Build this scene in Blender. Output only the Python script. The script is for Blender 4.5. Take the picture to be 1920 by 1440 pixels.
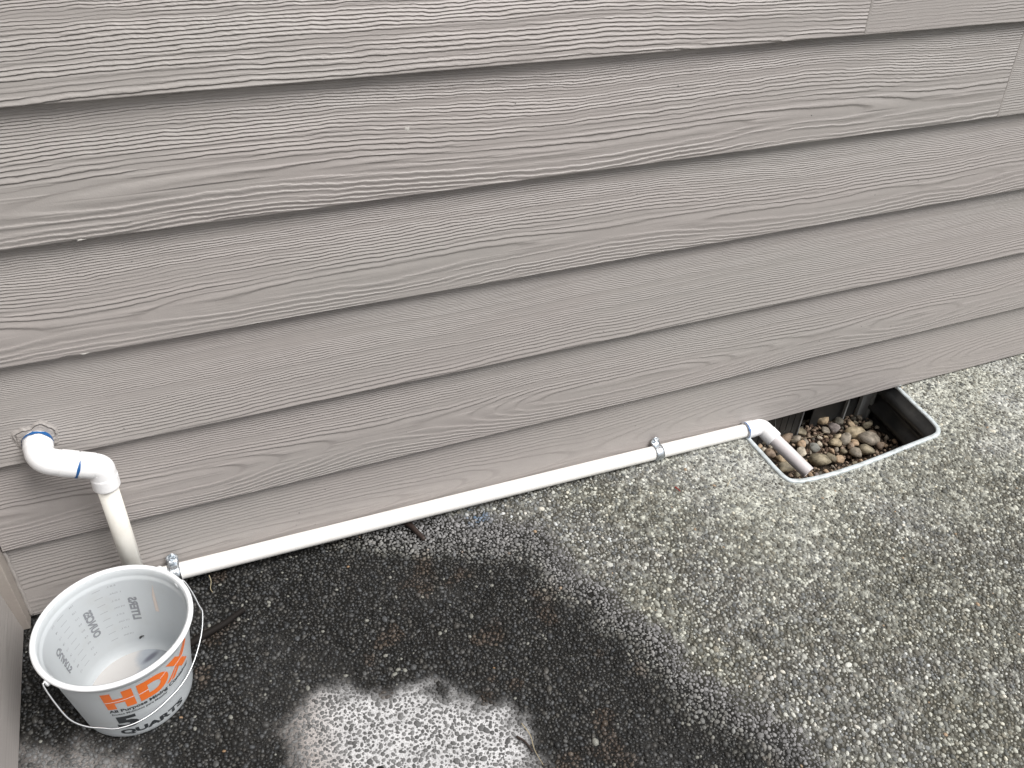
import bpy, bmesh, math, random
import numpy as np
from mathutils import Vector, Matrix, Quaternion

random.seed(7)
rng = np.random.default_rng(11)
S = bpy.context.scene
for o in list(bpy.data.objects):
    bpy.data.objects.remove(o, do_unlink=True)
COL = S.collection
PI = math.pi

# ------------------------------------------------------------------ camera
cd = bpy.data.cameras.new('camera')
cam = bpy.data.objects.new('camera', cd); COL.objects.link(cam)
cd.sensor_width = 36.0
cd.lens = 1586.42 / 1920 * 36.0
cd.clip_start = 0.02; cd.clip_end = 200
Rc = [[0.9210073, 0.2030861, -0.3324178], [-0.3874454, 0.5660573, -0.7276436], [0.0403933, 0.7989588, 0.6000277]]
M4 = Matrix([Rc[0] + [0.0], Rc[1] + [-0.99854], Rc[2] + [1.078977], [0, 0, 0, 1]])
cam.matrix_world = M4
S.camera = cam

# ------------------------------------------------------------------ sky, sun, exposure
SUN_EL, SUN_AZ = 57.0, 42.0          # azimuth clockwise from -y towards +x
w = bpy.data.worlds.new('World'); S.world = w; w.use_nodes = True
nt = w.node_tree; nt.nodes.clear()
sky = nt.nodes.new('ShaderNodeTexSky'); sky.sky_type = 'NISHITA'; sky.sun_disc = False
sky.sun_elevation = math.radians(SUN_EL)
sky.sun_rotation = math.radians(180 - SUN_AZ)
sky.dust_density = 3.0; sky.air_density = 1.0; sky.ozone_density = 1.0
hs = nt.nodes.new('ShaderNodeHueSaturation'); hs.inputs['Saturation'].default_value = 0.22
bg = nt.nodes.new('ShaderNodeBackground'); bg.inputs['Strength'].default_value = 0.055
wo = nt.nodes.new('ShaderNodeOutputWorld')
nt.links.new(sky.outputs[0], hs.inputs['Color']); nt.links.new(hs.outputs[0], bg.inputs[0]); nt.links.new(bg.outputs[0], wo.inputs[0])
sd = bpy.data.lights.new('sun', 'SUN'); sd.energy = 1.5; sd.angle = math.radians(34); sd.color = (1.0, 0.975, 0.94)
sun = bpy.data.objects.new('sun', sd); COL.objects.link(sun)
az, el = math.radians(SUN_AZ), math.radians(SUN_EL)
sdir = Vector((math.sin(az) * math.cos(el), -math.cos(az) * math.cos(el), math.sin(el)))
sun.rotation_euler = sdir.to_track_quat('Z', 'Y').to_euler()
S.view_settings.view_transform = 'Standard'; S.view_settings.look = 'None'
S.view_settings.gamma = 1; S.view_settings.use_curve_mapping = False
S.view_settings.exposure = 1.30

# ------------------------------------------------------------------ constants measured from the place
G = 0.012                                   # height of the pavement
EXP = 0.1524                                # siding exposure
ZB = [0.0168, 0.1565, 0.3023, 0.4520, 0.6047, 0.7620]   # lower edges of the boards
while len(ZB) < 32: ZB.append(ZB[-1] + EXP)
X_SIDE = -0.320                             # face of the side wall

# ------------------------------------------------------------------ helpers
def link(o, parent=None):
    COL.objects.link(o)
    if parent is not None: o.parent = parent
    return o
def tag(o, label=None, cat=None, group=None, kind=None):
    if label: o['label'] = label
    if cat: o['category'] = cat
    if group: o['group'] = group
    if kind: o['kind'] = kind
    return o
def empty(name, loc=(0, 0, 0)):
    o = bpy.data.objects.new(name, None); o.location = loc; o.empty_display_size = .02
    COL.objects.link(o); return o
def mesh(name, V, F, mat=None, parent=None, smooth=False):
    me = bpy.data.meshes.new(name); me.from_pydata([tuple(v) for v in V], [], F); me.update()
    if smooth: me.polygons.foreach_set('use_smooth', [True] * len(me.polygons))
    o = bpy.data.objects.new(name, me)
    if mat: me.materials.append(mat)
    link(o)
    if parent is not None:
        o.parent = parent
        o.matrix_parent_inverse = Matrix.Translation(parent.location).inverted()
    return o
def bmobj(name, bm, mat=None, parent=None, smooth=False):
    me = bpy.data.meshes.new(name); bm.to_mesh(me); bm.free()
    if smooth: me.polygons.foreach_set('use_smooth', [True] * len(me.polygons))
    if mat: me.materials.append(mat)
    o = bpy.data.objects.new(name, me); link(o)
    if parent is not None:
        o.parent = parent
        o.matrix_parent_inverse = Matrix.Translation(parent.location).inverted()
    return o
def smoothstep(a, b, x):
    t = np.clip((x - a) / (b - a), 0, 1); return t * t * (3 - 2 * t)
def vnoise(x, y, s=0):
    xi = np.floor(x).astype(np.int64); yi = np.floor(y).astype(np.int64); fx = x - xi; fy = y - yi
    fx = fx * fx * (3 - 2 * fx); fy = fy * fy * (3 - 2 * fy)
    def h(a, b):
        n = (a * 374761393 + b * 668265263 + s * 974634777) & 0xFFFFFFFF
        n = ((n ^ (n >> 13)) * 1274126177) & 0xFFFFFFFF
        return ((n ^ (n >> 16)) & 0xFFFF) / 65535.0
    return (h(xi, yi) * (1 - fx) + h(xi + 1, yi) * fx) * (1 - fy) + (h(xi, yi + 1) * (1 - fx) + h(xi + 1, yi + 1) * fx) * fy
def fbm(x, y, s=0, o=4):
    r = 0; a = .5; t = 0
    for i in range(o):
        r = r + a * vnoise(x * 2 ** i, y * 2 ** i, s + i * 7); t += a; a *= .5
    return r / t
def polyline_tube(pts, rad, seg=12, cap=True, radf=None):
    pts = [Vector(p) for p in pts]; n = len(pts); V = []; F = []
    tans = []
    for i in range(n):
        a = pts[max(0, i - 1)]; b = pts[min(n - 1, i + 1)]; tans.append((b - a).normalized())
    ref = Vector((0, 0, 1)) if abs(tans[0].z) < .9 else Vector((1, 0, 0))
    u = tans[0].cross(ref).normalized()
    for i in range(n):
        t = tans[i]; u = (u - t * u.dot(t)).normalized(); v = t.cross(u)
        r = radf(i / (n - 1)) if radf else rad
        for k in range(seg):
            a = 2 * PI * k / seg; V.append(pts[i] + (u * math.cos(a) + v * math.sin(a)) * r)
    for i in range(n - 1):
        for k in range(seg):
            k2 = (k + 1) % seg; F.append((i * seg + k, i * seg + k2, (i + 1) * seg + k2, (i + 1) * seg + k))
    if cap:
        F.append(tuple(reversed(range(seg)))); F.append(tuple(range((n - 1) * seg, n * seg)))
    return V, F
def catmull(pts, sub=8):
    P = [Vector(p) for p in pts]; P = [P[0] * 2 - P[1]] + P + [P[-1] * 2 - P[-2]]; out = []
    for i in range(1, len(P) - 2):
        for k in range(sub):
            t = k / sub; a, b, c, d = P[i - 1], P[i], P[i + 1], P[i + 2]
            out.append(.5 * ((2 * b) + (c - a) * t + (2 * a - 5 * b + 4 * c - d) * t * t + (3 * b - a - 3 * c + d) * t ** 3))
    out.append(P[-2]); return out
def bend(pts, radius, seg=8):
    """round the inner corners of a polyline"""
    P = [Vector(p) for p in pts]; out = [P[0]]
    for i in range(1, len(P) - 1):
        a = (P[i - 1] - P[i]).normalized(); b = (P[i + 1] - P[i]).normalized()
        ang = a.angle(b); d = min(radius / math.tan(ang / 2), (P[i - 1] - P[i]).length * .49, (P[i + 1] - P[i]).length * .49)
        s, e = P[i] + a * d, P[i] + b * d
        for k in range(seg + 1):
            t = k / seg; out.append(s * (1 - t) ** 2 + P[i] * 2 * t * (1 - t) + e * t * t)
    out.append(P[-1]); return out
def boxv(x0, x1, y0, y1, z0, z1):
    V = [(x0, y0, z0), (x1, y0, z0), (x1, y1, z0), (x0, y1, z0), (x0, y0, z1), (x1, y0, z1), (x1, y1, z1), (x0, y1, z1)]
    F = [(3, 2, 1, 0), (4, 5, 6, 7), (0, 1, 5, 4), (1, 2, 6, 5), (2, 3, 7, 6), (3, 0, 4, 7)]
    return V, F
def add(dst, src):
    n = len(dst[0]); dst[0].extend([Vector(v) for v in src[0]]); dst[1].extend([tuple(i + n for i in f) for f in src[1]])

# ------------------------------------------------------------------ materials
def mat(name, col=(.5, .5, .5), rough=.5, metal=0, spec=.5):
    m = bpy.data.materials.new(name); m.use_nodes = True
    b = m.node_tree.nodes['Principled BSDF']
    b.inputs['Base Color'].default_value = (*col, 1); b.inputs['Roughness'].default_value = rough
    b.inputs['Metallic'].default_value = metal; b.inputs['Specular IOR Level'].default_value = spec
    return m
class NT:
    def __init__(s, m): s.t = m.node_tree; s.b = s.t.nodes['Principled BSDF']
    def n(s, ty, **k):
        x = s.t.nodes.new(ty)
        for a, v in k.items(): setattr(x, a, v)
        return x
    def l(s, a, b): s.t.links.new(a, b)
    def m(s, op, a, b=None, c=None):
        x = s.n('ShaderNodeMath', operation=op)
        for i, v in enumerate((a, b, c)):
            if v is None: continue
            if isinstance(v, (int, float)): x.inputs[i].default_value = v
            else: s.l(v, x.inputs[i])
        return x.outputs[0]
    def comb(s, x, y, z):
        c = s.n('ShaderNodeCombineXYZ')
        for i, v in enumerate((x, y, z)):
            if isinstance(v, (int, float)): c.inputs[i].default_value = v
            else: s.l(v, c.inputs[i])
        return c.outputs[0]
    def noise(s, vec, scale=1, detail=2, rough=.5):
        x = s.n('ShaderNodeTexNoise'); x.inputs['Scale'].default_value = scale
        x.inputs['Detail'].default_value = detail; x.inputs['Roughness'].default_value = rough
        if vec is not None: s.l(vec, x.inputs['Vector'])
        return x.outputs['Fac']
    def mix(s, f, a, b, bt='MIX'):
        x = s.n('ShaderNodeMix', data_type='RGBA', blend_type=bt)
        if isinstance(f, (int, float)): x.inputs[0].default_value = f
        else: s.l(f, x.inputs[0])
        for i, v in ((6, a), (7, b)):
            if isinstance(v, tuple): x.inputs[i].default_value = (*v, 1)
            else: s.l(v, x.inputs[i])
        return x.outputs[2]
    def ramp(s, v, lo, hi, a=0., b=1.):
        x = s.n('ShaderNodeMapRange', interpolation_type='SMOOTHSTEP'); s.l(v, x.inputs[0])
        x.inputs[1].default_value = lo; x.inputs[2].default_value = hi; x.inputs[3].default_value = a; x.inputs[4].default_value = b
        return x.outputs[0]
    def bump(s, h, dist, strength=1., normal=None):
        x = s.n('ShaderNodeBump'); x.inputs['Distance'].default_value = dist; x.inputs['Strength'].default_value = strength
        s.l(h, x.inputs['Height'])
        if normal is not None: s.l(normal, x.inputs['Normal'])
        return x.outputs[0]

def siding_mat():
    """painted fibre-cement lap siding with embossed cedar grain: terraced rings round a wandering centre line"""
    m = mat('siding_paint', (.36, .33, .31), .47, 0, .5); t = NT(m)
    tc = t.n('ShaderNodeTexCoord'); sp = t.n('ShaderNodeSeparateXYZ'); t.l(tc.outputs['Object'], sp.inputs[0])
    u, v = sp.outputs[0], sp.outputs[2]
    def at(nm):
        a = t.n('ShaderNodeAttribute', attribute_type='OBJECT', attribute_name=nm); return a.outputs['Fac']
    seed, cen, dens, amp, dep = at('grain_seed'), at('grain_centre'), at('grain_density'), at('grain_spread'), at('grain_depth')
    us = t.m('ADD', u, t.m('MULTIPLY', seed, 7.31))
    c1 = t.noise(t.comb(t.m('MULTIPLY', us, 1.6), 0., seed), 1, 1)
    v0 = t.m('ADD', cen, t.m('MULTIPLY', t.m('SUBTRACT', c1, .5), .05))
    a1 = t.noise(t.comb(t.m('MULTIPLY', us, 1.5), 3.7, seed), 1, 2, .4)
    aa = t.m('MULTIPLY', t.m('MAXIMUM', t.m('SUBTRACT', a1, .34), 0.), amp)
    wp = t.noise(t.comb(t.m('MULTIPLY', us, 5.), t.m('MULTIPLY', v, 16.), seed), 1, 2)
    wf = t.noise(t.comb(t.m('MULTIPLY', us, 34.), t.m('MULTIPLY', v, 60.), seed), 1, 3, .6)
    d = t.m('ADD', t.m('SUBTRACT', v, v0), t.m('ADD', t.m('MULTIPLY', t.m('SUBTRACT', wp, .5), .012), t.m('MULTIPLY', t.m('SUBTRACT', wf, .5), .0050)))
    rr = t.m('SQRT', t.m('ADD', t.m('MULTIPLY', d, d), t.m('MULTIPLY', aa, aa)))
    # rings crowd together away from the heart
    g = t.m('MULTIPLY', t.m('MULTIPLY', rr, t.m('ADD', .42, t.m('MULTIPLY', rr, 5.))), dens)
    f = t.m('FRACT', g)
    saw = t.m('MULTIPLY', t.ramp(f, 0.0, .26), t.ramp(f, .95, .26))
    k = t.noise(t.comb(t.m('MULTIPLY', us, 3.5), t.m('MULTIPLY', v, 90.), seed), 1, 2)
    saw = t.m('MULTIPLY', saw, t.ramp(k, .32, .56, .12, 1.))
    edge = t.ramp(u, 0., .004)                     # grain stops short of the sawn end
    h = t.m('MULTIPLY', t.m('MULTIPLY', saw, dep), edge)
    fine = t.noise(t.comb(t.m('MULTIPLY', us, 500.), 0., t.m('MULTIPLY', v, 900.)), 1, 2, .6)
    n1 = t.bump(h, .0011)
    n2 = t.bump(fine, .00016, 1., n1)
    t.l(n2, t.b.inputs['Normal'])
    # paint tone: slow warm / green drift, darker tint along the grain grooves
    o1 = t.noise(t.comb(t.m('MULTIPLY', us, 2.), t.m('MULTIPLY', v, 5.), seed), 1, 3)
    o2 = t.noise(tc.outputs['Object'], 55, 3)
    cA = t.mix(t.ramp(o1, .35, .65), (.350, .322, .310), (.342, .322, .308))
    cB = t.mix(t.m('MULTIPLY', t.ramp(o2, .3, .8), .22), cA, (.41, .38, .36))
    groove = t.m('MULTIPLY', t.m('MULTIPLY', t.ramp(f, .0, .08), t.ramp(f, .30, .14)), .16)
    cC = t.mix(t.m('MULTIPLY', groove, edge), cB, (.13, .115, .105))
    t.l(cC, t.b.inputs['Base Color'])
    return m
M_SIDE = siding_mat()
M_TRIM = mat('trim_paint', (.33, .30, .275), .55, 0, .3); _t = NT(M_TRIM)
_tc = _t.n('ShaderNodeTexCoord'); _n = _t.noise(_tc.outputs['Object'], 14, 4); _n2 = _t.noise(_tc.outputs['Object'], 300, 2)
_t.l(_t.mix(_t.ramp(_n, .3, .7), (.31, .275, .25), (.37, .335, .30)), _t.b.inputs['Base Color']); _t.l(_t.bump(_n2, .0004), _t.b.inputs['Normal'])
M_CAULK = mat('painted_caulk', (.325, .302, .287), .5); _t = NT(M_CAULK)
_tc = _t.n('ShaderNodeTexCoord'); _t.l(_t.bump(_t.noise(_tc.outputs['Object'], 180, 3), .001), _t.b.inputs['Normal'])
M_CHIP = mat('bare_board', (.55, .53, .50), .8)
M_FOUND = mat('foundation_concrete', (.16, .155, .15), .9)

def attr_mat(name, rough_attr=True, bump=.0003, scale=900, spec=.5):
    m = mat(name, (.3, .3, .3), .8, 0, spec); t = NT(m)
    a = t.n('ShaderNodeAttribute', attribute_name='Col'); tc = t.n('ShaderNodeTexCoord')
    n = t.noise(tc.outputs['Object'], scale, 3, .65)
    c = t.mix(1., a.outputs['Color'], t.mix(t.ramp(n, .3, .7), (.62, .62, .62), (1.3, 1.3, 1.3)), 'MULTIPLY')
    t.l(c, t.b.inputs['Base Color']); t.l(t.bump(n, bump), t.b.inputs['Normal'])
    r = t.n('ShaderNodeAttribute', attribute_name='Rough'); t.l(r.outputs['Fac'], t.b.inputs['Roughness'])
    return m
M_PAVE = attr_mat('cement_matrix', bump=.0012, scale=700, spec=.25)
M_PEB = attr_mat('aggregate_stone', bump=.0002, scale=900, spec=.3)

def pvc(name, c1, c2, rough):
    m = mat(name, c1, rough, 0, .5); t = NT(m); tc = t.n('ShaderNodeTexCoord')
    n = t.noise(tc.outputs['Object'], 35, 4, .6)
    t.l(t.mix(t.m('MULTIPLY', t.ramp(n, .45, .8), .5), c1, c2), t.b.inputs['Base Color'])
    t.l(t.bump(t.noise(tc.outputs['Object'], 400, 2), .0001), t.b.inputs['Normal'])
    return m
M_PVC = pvc('white_plastic_pipe', (.90, .885, .86), (.80, .77, .72), .3)
M_PVC_OLD = pvc('yellowed_plastic_pipe', (.82, .80, .745), (.66, .62, .55), .4)
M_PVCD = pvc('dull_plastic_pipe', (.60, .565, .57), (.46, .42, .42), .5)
M_FIT = pvc('white_plastic_fitting', (.90, .90, .91), (.82, .82, .82), .28)
M_BLUE = mat('blue_primer', (.012, .10, .30), .4)
M_ZINC = mat('zinc_steel', (.62, .66, .70), .3, 1.0); _t = NT(M_ZINC)
_tc = _t.n('ShaderNodeTexCoord'); _n = _t.noise(_tc.outputs['Object'], 250, 3)
_t.l(_t.ramp(_n, .3, .7, .22, .42), _t.b.inputs['Roughness'])
M_WIRE = mat('galvanised_wire', (.55, .56, .57), .35, 1.0)
M_RIM = mat('galvanised_rim', (.66, .70, .73), .5, .15, .4); _t = NT(M_RIM)
_tc = _t.n('ShaderNodeTexCoord'); _n = _t.noise(_tc.outputs['Object'], 70, 4)
_t.l(_t.mix(_t.ramp(_n, .35, .75), (.60, .66, .69), (.40, .43, .43)), _t.b.inputs['Base Color'])
M_LINER = mat('black_well_liner', (.022, .023, .024), .42, 0, .6); _t = NT(M_LINER)
_tc = _t.n('ShaderNodeTexCoord'); _n = _t.noise(_tc.outputs['Object'], 20, 5, .7)
_t.l(_t.mix(_t.ramp(_n, .4, .8), (.026, .027, .028), (.060, .060, .056)), _t.b.inputs['Base Color']); _t.l(_t.ramp(_n, .3, .7, .30, .5), _t.b.inputs['Roughness'])
M_GREY = mat('grey_metal_frame', (.32, .33, .33), .5, .2)

# bucket plastic: milky, lets some light through
M_BUCK = mat('milky_plastic', (.74, .76, .775), .35, 0, .45); _t = NT(M_BUCK)
_tr = _t.n('ShaderNodeBsdfTranslucent'); _tr.inputs[0].default_value = (.78, .80, .81, 1)
_mx = _t.n('ShaderNodeMixShader'); _mx.inputs[0].default_value = .38
_out = [n for n in _t.t.nodes if n.type == 'OUTPUT_MATERIAL'][0]
_tc = _t.n('ShaderNodeTexCoord'); _n = _t.noise(_tc.outputs['Object'], 22, 5, .65)
_t.l(_t.mix(_t.m('MULTIPLY', _t.ramp(_n, .5, .8), .6), (.70, .735, .76), (.58, .59, .58)), _t.b.inputs['Base Color'])
_t.l(_t.b.outputs[0], _mx.inputs[1]); _t.l(_tr.outputs[0], _mx.inputs[2]); _t.l(_mx.outputs[0], _out.inputs[0])
# bucket floor with a dried pinkish film and the painted dark shadow of something beneath
M_BFLOOR = mat('bucket_floor_film_and_shadow', (.7, .7, .7), .4); _t = NT(M_BFLOOR)
_tc = _t.n('ShaderNodeTexCoord'); _sp = _t.n('ShaderNodeSeparateXYZ'); _t.l(_tc.outputs['Object'], _sp.inputs[0])
_n = _t.noise(_tc.outputs['Object'], 30, 4, .6)
_sx = _t.m('ADD', _sp.outputs[0], _t.m('MULTIPLY', _t.m('SUBTRACT', _n, .5), .05))
_film = _t.ramp(_sx, .012, -.004)
_c = _t.mix(_film, (.34, .365, .40), (.50, .485, .475))
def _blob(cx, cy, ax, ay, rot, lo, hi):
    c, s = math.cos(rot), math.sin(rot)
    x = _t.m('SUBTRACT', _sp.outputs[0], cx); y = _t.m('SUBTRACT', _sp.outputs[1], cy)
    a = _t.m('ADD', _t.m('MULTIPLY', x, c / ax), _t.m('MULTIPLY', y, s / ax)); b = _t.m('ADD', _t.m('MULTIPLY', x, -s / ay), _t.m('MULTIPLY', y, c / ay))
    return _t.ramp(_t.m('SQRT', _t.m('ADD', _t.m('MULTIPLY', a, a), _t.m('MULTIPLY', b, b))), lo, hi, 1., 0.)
_c = _t.mix(_t.m('MULTIPLY', _blob(.020, .048, .016, .0055, .55, .3, 1.2), .8), _c, (.09, .09, .12))  # leaf-like shadow showing through from below, put into the floor colour
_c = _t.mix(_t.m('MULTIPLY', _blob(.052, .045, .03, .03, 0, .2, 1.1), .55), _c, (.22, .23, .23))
_t.l(_c, _t.b.inputs['Base Color'])
M_ORANGE = mat('orange_print', (.86, .19, .035), .45)
M_DARK = mat('dark_grey_print', (.035, .04, .045), .5)
M_FAINT = mat('print_seen_through_plastic', (.24, .25, .27), .6)
M_FAINTER = mat('faint_print_seen_through_plastic', (.42, .43, .45), .6)
M_FORANGE = mat('faint_orange_print', (.66, .57, .52), .6)
M_WLINE = mat('pale_print_line', (.80, .80, .80), .5)
M_TWIG = mat('wet_bark', (.010, .008, .007), .75, 0, .2); M_TWIG2 = mat('brown_bark', (.030, .019, .015), .6)
M_STRAW = mat('dry_straw', (.35, .30, .20), .8)
M_BLACK = mat('insect_black', (.008, .008, .008), .35)

# ------------------------------------------------------------------ house wall: lap siding
def plank_mesh(name, x0, x1, z0, z1tilt, height, wob, seed, axis='x', thick=.0112, nick=()):
    """one board; local origin at its lower left front corner"""
    L = x1 - x0; n = max(2, int(L / .012)); r = np.random.default_rng(seed)
    xs = np.linspace(0, L, n + 1)
    wz = (np.array([vnoise(np.array([x * 9.]), np.array([seed * 1.3]), 3)[0] for x in xs]) - .5) * wob \
        + (np.array([vnoise(np.array([x * 60.]), np.array([seed * 2.3]), 5)[0] for x in xs]) - .5) * wob * .35
    prof = [(.0016, 0.0), (.0004, .0005), (0.0, .0016)]
    V = []; F = []
    for i, x in enumerate(xs):
        dz = wz[i]
        for nx in nick:
            if abs(x - nx) < .008: dz += .0016 * (1 - abs(x - nx) / .008)
        V.append((x, thick, dz))                                     # 0 back bottom
        for (py, pz) in prof: V.append((x, py, pz + dz))             # 1..3 rounded lower edge
        for hh in (.25, .5, .75, 1.):                                # 4..7 face
            zz = height * hh; V.append((x, z1tilt * zz / EXP, zz))
        V.append((x, thick + z1tilt * height / EXP, height))         # 8 top back
    m = 9
    for i in range(n):
        for k in range(m):
            k2 = (k + 1) % m; F.append((i * m + k, (i + 1) * m + k, (i + 1) * m + k2, i * m + k2))
    F.append(tuple(range(m))); F.append(tuple(reversed(range(n * m, n * m + m))))
    me = bpy.data.meshes.new(name); me.from_pydata(V, [], F); me.update(); me.materials.append(M_SIDE)
    bm = bmesh.new(); bm.from_mesh(me); bmesh.ops.recalc_face_normals(bm, faces=bm.faces); bm.to_mesh(me); bm.free()
    return me
def grain(o, seed, cen, dens, amp, dep):
    o['grain_seed'] = float(seed); o['grain_centre'] = float(cen); o['grain_density'] = float(dens)
    o['grain_spread'] = float(amp); o['grain_depth'] = float(dep)

wall = empty('house_wall', (0.5, 0, ZB[0]))
tag(wall, 'taupe painted lap siding wall with embossed wood grain, the white pipe strapped along its foot', 'wall')
GR = {0: (.2, .045, 190, .20, .45), 1: (1.7, .050, 265, .13, .70), 2: (2.4, -.02, 205, .05, .62), 3: (3.1, .042, 260, .11, .80),
      4: (4.6, .038, 215, .10, 1.10), 5: (5.3, -.04, 165, .05, 1.25)}
JOIN = {5: [.999], 4: [1.350], 3: [2.3], 2: [1.95], 1: [2.6], 0: [2.2], 6: [.45, 2.4], 7: [1.8], 8: [.2, 2.9], 9: [1.3], 10: [2.1], 11: [.7], 12: [1.6], 13: [2.5], 14: [.9], 15: [1.9]}
for k in range(16):
    cuts = [-.3085] + JOIN[k] + [3.6]
    hgt = (ZB[k + 1] - ZB[k]) + .028 if k < 15 else EXP
    for j in range(len(cuts) - 1):
        a = cuts[j] + (.0018 if j else 0); b = cuts[j + 1] - (.0018 if j < len(cuts) - 2 else 0)
        nick = [.155, .80] if (k == 3) else ([.20] if k == 4 else [])
        me = plank_mesh('siding_plank', a, b, ZB[k], .0120, hgt, .0007, k * 3 + j + 1, nick=nick)
        o = bpy.data.objects.new('siding_plank', me); COL.objects.link(o)
        o.location = (a, 0, ZB[k]); o.parent = wall; o.matrix_parent_inverse = Matrix.Translation(wall.location).inverted()
        g = GR.get(k, (k + .37, .05 + .03 * math.sin(k * 2.1), 230, .09, .9))
        if j == 0: grain(o, *g)
        else: grain(o, g[0] + 11.3, -.05, 190, .05, .50)
        if j < len(cuts) - 2:                                       # caulk in the butt joint
            cx = cuts[j + 1]; V, F = [], []
            nz = 14
            for q in range(nz + 1):
                zz = ZB[k] + .0008 + (hgt - .028) * q / nz; ys = .0120 * (zz - ZB[k]) / EXP
                wv = .0022 + .0006 * math.sin(q * 1.7 + k)
                for (dx, dy) in ((-wv, .0004), (-wv * .5, -.0006), (0, -.0001), (wv * .5, -.0006), (wv, .0004)):
                    V.append((cx + dx, ys + dy - .0001, zz))
            for q in range(nz):
                for c in range(4): F.append((q * 5 + c, q * 5 + c + 1, q * 5 + c + 6, q * 5 + c + 5))
            cm = mesh('caulk_joint', V, F, M_CAULK, wall, True)
# sheathing and foundation behind
mesh('foundation', *boxv(-.6, 3.6, .10, .30, -.6, .10), M_FOUND, wall)
mesh('sheathing', *boxv(-.6, 3.6, .030, .099, .105, 2.45), M_FOUND, wall)

# corner trim and its caulk bead
V, F = boxv(-.338, -.3112, -.0225, .012, .0165, 2.45)
ct = mesh('corner_trim', V, F, M_TRIM, wall)
bv = ct.modifiers.new('edge', 'BEVEL'); bv.width = .0012; bv.segments = 2
pts = [(-.3095 + .0004 * math.sin(i * .9), -.0006 + .009 * ((max(0, z - .0168) % .147) / .147), z) for i, z in enumerate(np.linspace(.020, .150, 26))]
V, F = polyline_tube(pts, .0026, 8); mesh('caulk_bead', V, F, M_CAULK, wall, True)

# side wall: same siding, running towards the viewer on the left
side = empty('side_wall', (X_SIDE, -.6, ZB[0]))
tag(side, 'smooth taupe side wall meeting the siding in the corner beside the bucket, on the left', 'wall')
for k in range(30):  # unseen upper and forward stretch added to block sky light on the left
    hgt = (ZB[k + 1] - ZB[k]) + .028
    me = plank_mesh('siding_plank', 0, 4.0, 0, .0120, hgt, .0005, 60 + k)
    o = bpy.data.objects.new('siding_plank', me); COL.objects.link(o)
    o.rotation_euler = (0, 0, PI / 2); o.location = (X_SIDE, -.0228 - 4.0, ZB[k])
    o.parent = side; o.matrix_parent_inverse = Matrix.Translation(side.location).inverted()
    grain(o, 30 + k, .05, 230, .09, .12 if k == 0 else .6)
mesh('sheathing', *boxv(-.60, -.3385, -4.02, .0, -.4, 4.55), M_FOUND, side)

V, F = [], []
for i in range(70):
    k = rng.integers(0, 6); xx = rng.uniform(-.2, 2.0); t = rng.uniform(.05, .9); zz = ZB[k] + t * (ZB[k + 1] - ZB[k]); rr_ = rng.uniform(.0005, .0013); n = len(V)
    ys = .0120 * (zz - ZB[k]) / EXP
    V.append((xx, ys - .0006, zz))
    for q in range(6): V.append((xx + math.cos(q * PI / 3 + i) * rr_ * (1 + .4 * (q % 2)), ys - .0001, zz + math.sin(q * PI / 3 + i) * rr_))
    for q in range(6): F.append((n, n + 1 + q, n + 1 + (q + 1) % 6))
sp_ = mesh('dirt_speck', V, F, M_FOUND, wall); sp_['kind'] = 'stuff'
# paint chips that show the pale board
chips = [(.297, .692, .0030, .0036), (-.133, .4528, .0052, .0011), (-.10, .6054, .005, .001), (.472, .585, .0012, .0012), (1.06, .0372 + .03, .0016, .0012)]
for i, (xx, zz, a, b) in enumerate(chips):
    k = max(j for j in range(6) if ZB[j] <= zz); ys = .0120 * (zz - ZB[k]) / EXP; V = [(xx, ys - .0005, zz)]; F = []
    for q in range(8): rr_ = 1 + .45 * math.sin(q * 2.3 + i); V.append((xx + math.cos(q * PI / 4) * a * rr_, ys - .0001, zz + math.sin(q * PI / 4) * b * rr_))
    for q in range(8): F.append((0, 1 + q, 1 + (q + 1) % 8))
    mesh('paint_chip', V, F, M_CHIP, wall)

# ------------------------------------------------------------------ crumbling caulk round the pipe hole
def hole_patch():
    cx, cz = -.2185, .334; nr, na = 22, 110; V = []; F = []
    for j in range(nr + 1):
        for i in range(na):
            th = 2 * PI * i / na
            nz = fbm(np.array([3.3 + 1.5 * math.cos(th)]), np.array([3.1 + 1.5 * math.sin(th)]), 9, 2)[0]
            nz2 = fbm(np.array([7.2 + 3 * math.cos(th)]), np.array([7.4 + 3 * math.sin(th)]), 4, 3)[0]
            up = max(0, math.sin(th + .1))
            Ro = .0225 + .014 * (nz - .45) + .006 * (nz2 - .5) + .003 * up
            r0 = .0150; t = j / nr; r = r0 + (Ro - r0) * t
            crack = .50 + .25 * (nz2 - .5) + .22 * (nz - .5)
            up2 = smoothstep(.0, .4, np.array([math.sin(th + .15)]))[0]
            lip = .0030 * (1 - t) + .0012 * up2 * math.exp(-((t - crack - .12) / .12) ** 2) - .0062 * up2 * math.exp(-((t - crack) / .045) ** 2)
            lip += .0016 * (fbm(np.array([9 + r * 420 * math.cos(th)]), np.array([9 + r * 420 * math.sin(th)]), 8, 3)[0] - .5)
            zz = cz + math.sin(th) * r
            ys = .0120 * (zz - ZB[2]) / EXP
            if j == nr: lip = -.0006
            V.append((cx + math.cos(th) * r * 1.22, ys - lip, zz))
    for j in range(nr):
        for i in range(na):
            i2 = (i + 1) % na; F.append((j * na + i, (j + 1) * na + i, (j + 1) * na + i2, j * na + i2))
    return mesh('caulk_patch', V, F, M_CAULK, wall, True)
hole_patch()

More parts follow.
